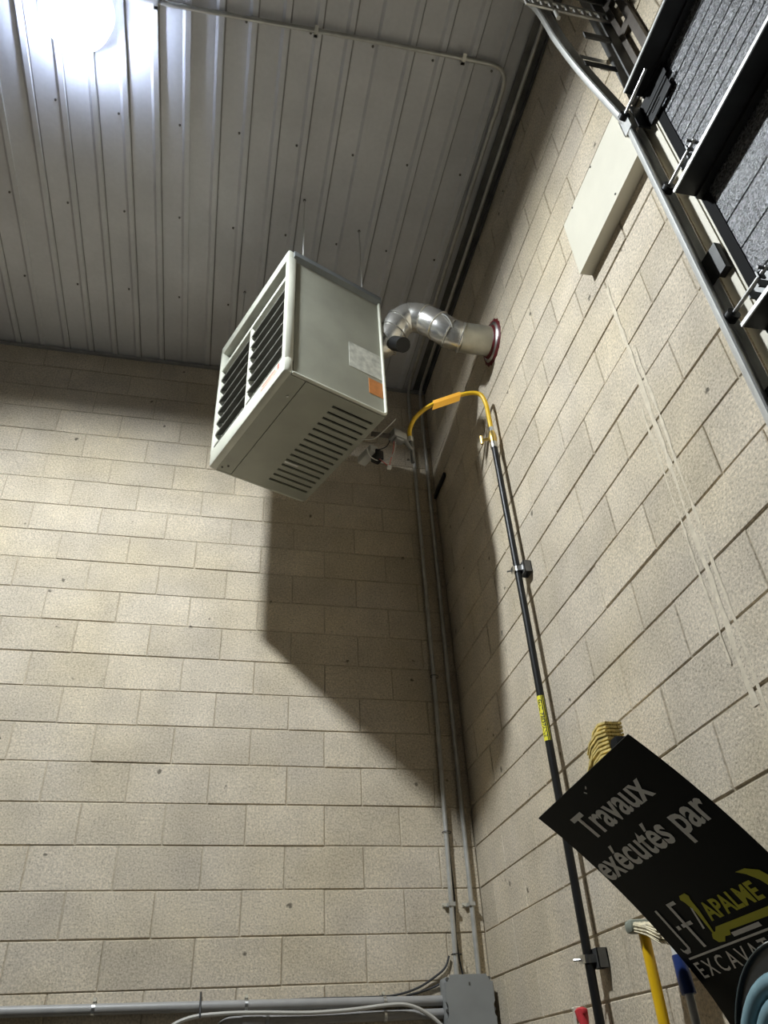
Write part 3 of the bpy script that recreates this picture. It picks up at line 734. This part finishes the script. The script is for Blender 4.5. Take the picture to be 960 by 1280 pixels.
# short black bar standing in for a dark shadow mark in the corner
kb = B('corner_shade_bar', (-.020, -.27, 4.915), (-.0025, -.012, 4.95), M_BLACK, None, .004)
info(kb, 'short black bar standing in for a shadow on the right wall in the corner', 'bar')

# ================================================================== JUNCTION BOX AND PVC
jb = thing('junction_box', (-.145, -.06, 1.66), 'grey plastic junction box in the corner under two conduits', 'junction box')
B('box_body', (-.258, -.095, 1.66), (-.030, -.0025, 2.005), M_JBOX, jb, .012)
x0, x1, z0_, z1_ = -.262, -.026, 1.655, 2.012
def notch_poly():
    c = .030; e = .010; zm = (z0_ + z1_) / 2 + .04
    L = [(x0 + c, z1_), (x0 + c, z1_ - e), (x0 + .018, z1_ - c), (x0, z1_ - c), (x0, zm + .03), (x0 + .012, zm + .02), (x0 + .012, zm - .02), (x0, zm - .03), (x0, z0_ + c), (x0 + c, z0_)]
    R = [(x0 + x1 - a, b) for a, b in L][::-1]
    return L + R
bm = bmesh.new(); prism(bm, notch_poly(), 0, .016, Matrix(((1, 0, 0, 0), (0, 0, -1, -.094), (0, 1, 0, 0), (0, 0, 0, 1))))
bmesh.ops.bevel(bm, geom=[e for e in bm.edges if all(abs(v.co.y + .110) < 1e-4 for v in e.verts)], offset=.003, segments=2, affect='EDGES')
finish('box_lid', bm, M_JBOX, jb, smooth=True)
for px, pz in ((x0 + .017, z1_ - .017), (x1 - .017, z1_ - .017), (x0 + .008, 1.873), (x1 - .008, 1.873)):
    T('lid_screw', [(px, -.090, pz), (px, -.106, pz)], .0075, M_GSTEEL, jb, n=10)
B('lid_mark', (-.147, -.1115, 1.967), (-.139, -.1098, 1.980), M_GSTEEL, jb)
p1 = thing('pvc_pipe', (-1.2, -.03, 1.90), 'upper grey plastic pipe running level along the back wall to the box', 'pipe', 0, 'grey plastic pipes')
T('pipe_tube', [(-3.3, -.026, 1.945), (-1.25, -.026, 1.928), (-.256, -.026, 1.918)], .0215, M_PVC, p1, n=14)
p2 = thing('pvc_pipe', (-1.2, -.03, 1.4), 'lower grey plastic pipe with an elbow, under the other pipe', 'pipe', 0, 'grey plastic pipes')
T('pipe_tube', fillet([(-1.285, -.026, 1.0), (-1.275, -.026, 1.868), (-.256, -.026, 1.868)], .07, 8), .0215, M_PVC, p2, n=14)
T('elbow_socket', [(-1.17, -.026, 1.868), (-1.08, -.026, 1.868)], .0245, M_PVC, p2, n=14)
def pstrap(par, x, z):
    bm = bmesh.new(); pts = [(-.001, z + .045)] + [(-.003, z + .024)] + [(-.026 - .0235 * math.sin(a), z + .0235 * math.cos(a)) for a in [PI * k / 10 for k in range(11)]] + [(-.003, z - .024)]
    a = [bm.verts.new((x - .007, y, q)) for y, q in pts]; b = [bm.verts.new((x + .007, y, q)) for y, q in pts]
    for k in range(len(pts) - 1): bm.faces.new((a[k], a[k + 1], b[k + 1], b[k]))
    q = finish('pipe_strap', bm, M_GALV, par, smooth=True)
    bm = bmesh.new(); tube(bm, [(x, -.001, z + .036), (x, -.014, z + .036)], .007, 8); finish('strap_screw', bm, M_WHITE, q, smooth=True)
pstrap(p1, -1.80, 1.9325); pstrap(p1, -1.155, 1.927); pstrap(p1, -.53, 1.921); pstrap(p2, -.53, 1.868); pstrap(p2, -1.06, 1.868)
wc = thing('white_cable', (-1.0, -.06, 1.85), 'pale flexible cable looping over the two grey pipes into the box', 'cable')
T('cable', spline([(-1.62, -.062, 1.70), (-1.50, -.060, 1.835), (-1.40, -.060, 1.885), (-1.25, -.060, 1.897), (-1.08, -.060, 1.895), (-.88, -.060, 1.888), (-.69, -.060, 1.893), (-.53, -.062, 1.905), (-.43, -.066, 1.902), (-.34, -.070, 1.865), (-.259, -.075, 1.80)], 6), .0085, M_WCABLE, wc, n=8)
T('cable_tie', [(-1.355, -.002, 1.985), (-1.355, -.03, 1.962), (-1.355, -.066, 1.915), (-1.352, -.073, 1.885)], .004, M_RUBBER, wc, n=6)
bc = thing('black_cable', (-.7, -.02, 1.93), 'black cable lying on the upper grey pipe, rising behind the box', 'cable')
T('cable', spline([(-1.10, -.012, 1.940), (-.85, -.012, 1.945), (-.6, -.012, 1.943), (-.47, -.012, 1.948), (-.36, -.012, 1.975), (-.27, -.012, 2.02), (-.222, -.012, 2.055), (-.200, -.012, 2.10)], 6), .005, M_RUBBER, bc, n=7)
T('cable', spline([(-.42, -.008, 1.944), (-.34, -.008, 1.960), (-.285, -.008, 1.975), (-.26, -.010, 1.985)], 5), .005, M_RUBBER, bc, n=7)

# ================================================================== SIGN
CAMP = V((-1.41579, -4.09288, 1.58125)); SS = .885
TL = V((-.36, -1.686, 2.267)); EU = V((-.010, -.9993, .035)).normalized(); EV = V((.767, -.030, -.641)).normalized(); EN = EU.cross(EV).normalized()
if EN.x < 0: EN = -EN
KAP = -.462; SW = .658; VB = .62
def sgn(u, v, off=0.0):
    if v <= VB: s, c = math.sin(KAP * v) / KAP, (1 - math.cos(KAP * v)) / KAP; th = KAP * v
    else:
        s0, c0, t0 = math.sin(KAP * VB) / KAP, (1 - math.cos(KAP * VB)) / KAP, KAP * VB
        k2 = -1.5; q = v - VB                              # below the frame it bends down along the wall
        s = s0 + (math.sin(t0 + k2 * q) - math.sin(t0)) / k2; c = c0 + (-math.cos(t0 + k2 * q) + math.cos(t0)) / k2; th = t0 + k2 * q
    p = TL + EU * u + EV * s + EN * c
    nrm = (EN * math.cos(th) - EV * math.sin(th))
    return CAMP + (p - CAMP) * SS - nrm * off
sign = thing('site_sign', sgn(.33, 1.05), 'black bent plastic sign with white lettering leaning out over the brooms', 'sign')
VEND = 1.08
bm = bmesh.new(); g = []
for off in (.0, -.004):
    g.append([[bm.verts.new(sgn(SW * i / 6, VEND * j / 24, off)) for i in range(7)] for j in range(25)])
for k, gg in enumerate(g):
    for j in range(24):
        for i in range(6): bm.faces.new((gg[j][i], gg[j][i + 1], gg[j + 1][i + 1], gg[j + 1][i]))
def rim(idx):
    for (j, i), (j2, i2) in zip(idx, idx[1:]): bm.faces.new((g[0][j][i], g[0][j2][i2], g[1][j2][i2], g[1][j][i]))
rim([(0, i) for i in range(7)]); rim([(j, 6) for j in range(25)]); rim([(24, i) for i in range(7)]); rim([(j, 0) for j in range(25)])
finish('sign_sheet', bm, M_SIGN, sign, smooth=True)
def sg(u, v): return sgn(u, v, .0016)
def sign_text(name, body, u0, u1, vt, vb, mt, bold=0.0, gap=1.0):
    me = fit_text(body, u0, u1, vt, vb, sg, bold, gap=gap)
    return link(name, me, mt, sign)
def sign_poly(name, polys, mt):
    for poly in polys:
        bm = bmesh.new()
        bm.faces.new([bm.verts.new(sg(u, v)) for u, v in poly])
        bmesh.ops.triangulate(bm, faces=bm.faces[:]); finish(name, bm, mt, sign)
sign_text('lettering', 'Travaux', .125, .532, .082, .152, M_SIGNW, .022)
sign_text('lettering', 'ex\u00e9cut\u00e9s', .008, .432, .205, .276, M_SIGNW, .022)
sign_text('lettering', 'par', .478, .638, .205, .276, M_SIGNW, .022)
def rect(u0, v0, u1, v1): return [(u0, v0), (u1, v0), (u1, v1), (u0, v1)]
sign_poly('lettering', [rect(.070, .408, .082, .535), [(.082, .520), (.082, .535), (.070, .547), (.048, .548), (.036, .538), (.036, .526), (.046, .536), (.066, .535)],
                        rect(.100, .470, .118, .482), rect(.145, .406, .159, .546), rect(.159, .406, .190, .417), rect(.130, .470, .185, .481),
                        [(.232, .440), (.240, .440), (.216, .503), (.206, .503)]], M_SIGNW)
sign_poly('excavator_emblem', [[(.222, .412), (.232, .402), (.262, .402), (.270, .412), (.262, .424), (.258, .455), (.236, .528), (.228, .528), (.238, .455), (.230, .424)],
                               [(.222, .548), (.212, .534), (.224, .522), (.246, .520), (.262, .510), (.600, .514), (.600, .536), (.305, .530), (.292, .542), (.268, .540), (.250, .552)],
                               [(.510, .412), (.550, .414), (.590, .432), (.612, .468), (.612, .514), (.582, .514), (.580, .486), (.562, .452), (.538, .428)]], M_SIGNY)
sign_poly('lettering', [rect(.300, .537, .432, .549)], M_SIGNW)
sign_text('lettering', 'APALME', .268, .528, .452, .492, M_SIGNY, .03)
sign_poly('lettering', [rect(.036, .558, .600, .564)], M_SIGNW)
sign_text('lettering', 'EXCAVATION', .036, .560, .583, .621, M_SIGNW, .008, 1.35)
sign_poly('scuff', [[(.30, .035), (.306, .032), (.312, .040), (.308, .043)], [(.322, .028), (.335, .022), (.337, .026), (.326, .032)]], M_HANDW)

# ================================================================== BROOMS AND OTHER TOOLS AGAINST THE RIGHT WALL
def bristles(bm, base, dirs, n, L, r=.0028, curl=0.0):
    for i in range(n):
        b0 = base(random.random(), random.random()); d = dirs(random.random())
        l = L * random.uniform(.8, 1.08); c = V((0, 0, -1)) * curl * random.uniform(.6, 1.4)
        tube(bm, [b0, b0 + d * l * .5 + c * .25, b0 + d * l + c], r, 4, caps=False, radii=[r, r, r * .5])
br = thing('push_broom', (-.11, -1.75, 0), 'yellow-handled broom standing head up beside the gas pipe', 'broom', 0, 'brooms on the right wall')
T('handle', [(-.108, -1.742, 0), (-.104, -1.730, 1.93)], .0165, M_HANDY, br, n=12, radii=[.0165, .0160])
bm = bmesh.new(); box(bm, (-.15, -1.745, 1.928), (-.06, -1.700, 1.965), .012); info(finish('broom_block', bm, M_GGREEN, br, smooth=True), 'grey-green broom block')
bm = bmesh.new(); bristles(bm, lambda a, b: V((-.140 + .07 * a, -1.744, 1.930 + .024 * b)), lambda c: V((0, -1, -.25 + .1 * c)).normalized(), 220, .14, .003, .02)
info(finish('bristles', bm, M_STRAWP, br), 'pale straw bristles', None, None, 'stuff')
b2 = thing('straw_broom', (-.14, -1.96, 0), 'blue-gripped broom whose curled straw head shows above the sign', 'broom', 0, 'brooms on the right wall')
T('handle', [(-.14, -1.975, 0), (-.14, -1.957, 1.76), (-.14, -1.90, 2.36)], .0115, M_HANDW, b2, n=12)
T('grip', [(-.14, -1.9572, 1.752), (-.14, -1.9525, 1.80), (-.14, -1.948, 1.842)], .0195, M_BLUE, b2, n=14, radii=[.0195, .019, .0165])
T('ferrule', [(-.14, -1.948, 1.84), (-.14, -1.940, 1.905)], .013, M_HANDW, b2, n=12)
bm = bmesh.new(); box(bm, (-.17, -1.945, 2.33), (-.11, -1.895, 2.452), .012); finish('broom_block', bm, M_STILE, b2, smooth=True)
bm = bmesh.new()
for i in range(15):
    z = 2.335 + .0125 * i; rr = .018
    for k in range(7):
        x = -.166 + .052 * k / 6 + random.uniform(-.003, .003)
        b0 = V((x, -1.897, z)); sag = -.025 + .075 * (i / 15) ** 2 * .3
        e = .165 * random.uniform(.88, 1.08) * (1.0 - .35 * max(0, (i - 9) / 6))
        tube(bm, [b0, b0 + V((0, e * .45, .012)), b0 + V((-.004, e * .8, -.002)), b0 + V((-.006, e, -.03))], .006, 5, radii=[.0055, .0062, .0058, .0035])
info(finish('bristles', bm, M_STRAW, b2, smooth=True), 'curled yellow straw bristles', None, None, 'stuff')
rt = thing('red_tipped_pole', (-.06, -1.10, 0), 'pole with a red plastic tip and pale rag at the bottom edge', 'pole')
T('pole', [(-.062, -1.112, 0), (-.060, -1.105, 1.74)], .011, M_HANDW, rt)
T('red_tip', [(-.060, -1.112, 1.70), (-.060, -1.108, 1.745), (-.060, -1.102, 1.765), (-.060, -1.098, 1.785), (-.060, -1.097, 1.793)], .02, M_REDG, rt, n=10, radii=[.017, .016, .021, .023, .012])
bm = bmesh.new(); box(bm, (-.068, -1.130, 1.772), (-.050, -1.112, 1.79), .004); finish('red_knob', bm, M_REDG, rt, smooth=True)
bm = bmesh.new()
for i in range(9):
    a = V((-.062 + random.uniform(-.012, .012), -1.060 + random.uniform(-.016, .012), 1.797)); tube(bm, [a, a + V((random.uniform(-.01, .01), .008, -.035)), a + V((random.uniform(-.014, .014), .004, -.085))], .0085, 5)
finish('rag', bm, M_RAG, rt, smooth=True)

# ================================================================== HOSE REEL
RC = V((-.40, -2.711, 1.565)); RR = .205
reel = thing('hose_reel', (0, RC.y, RC.z - RR), 'black hose reel wound with grey-blue hose at the lower right', 'hose reel')
def ringx(bm, xs, rs, n=48):
    rings = [[bm.verts.new((x, RC.y + r * math.cos(2 * PI * k / n), RC.z + r * math.sin(2 * PI * k / n))) for k in range(n)] for x, r in zip(xs, rs)]
    for a, b in zip(rings, rings[1:]):
        for k in range(n): bm.faces.new((a[k], a[(k + 1) % n], b[(k + 1) % n], b[k]))
    return rings
bm = bmesh.new(); r_ = ringx(bm, (-.385, -.385, -.395, -.401, -.401, -.395, -.395), (.05, RR - .003, RR, RR - .001, RR - .005, RR - .007, .05)); finish('reel_flange', bm, M_REEL, reel, smooth=True)
bm = bmesh.new(); ringx(bm, (-.398, -.4025, -.398), (RR + .0005, RR - .002, RR - .0045)); finish('flange_edge', bm, M_HANDW, reel, smooth=True)
bm = bmesh.new(); r_ = ringx(bm, (-.39, -.39, -.45, -.45), (.03, .052, .052, .03)); finish('reel_hub', bm, M_REEL, reel, smooth=True)
def loop(x, r, ph): return [V((x + .01 * math.sin(k / 40 * 2 * PI + ph), RC.y + r * math.cos(k / 40 * 2 * PI), RC.z + r * math.sin(k / 40 * 2 * PI))) for k in range(41)]
for x, r, ph in ((-.421, .143, 0), (-.421, .108, 1), (-.421, .073, 2)): T('hose_coil', loop(x, r, ph), .0165, M_HOSE, reel, n=10)
T('axle', [(-.0025, RC.y, RC.z), (-.46, RC.y, RC.z)], .025, M_GSTEEL, reel, n=14)
B('mount_plate', (-.012, RC.y - .08, RC.z - .1), (-.0025, RC.y + .08, RC.z + .1), M_GSTEEL, reel)
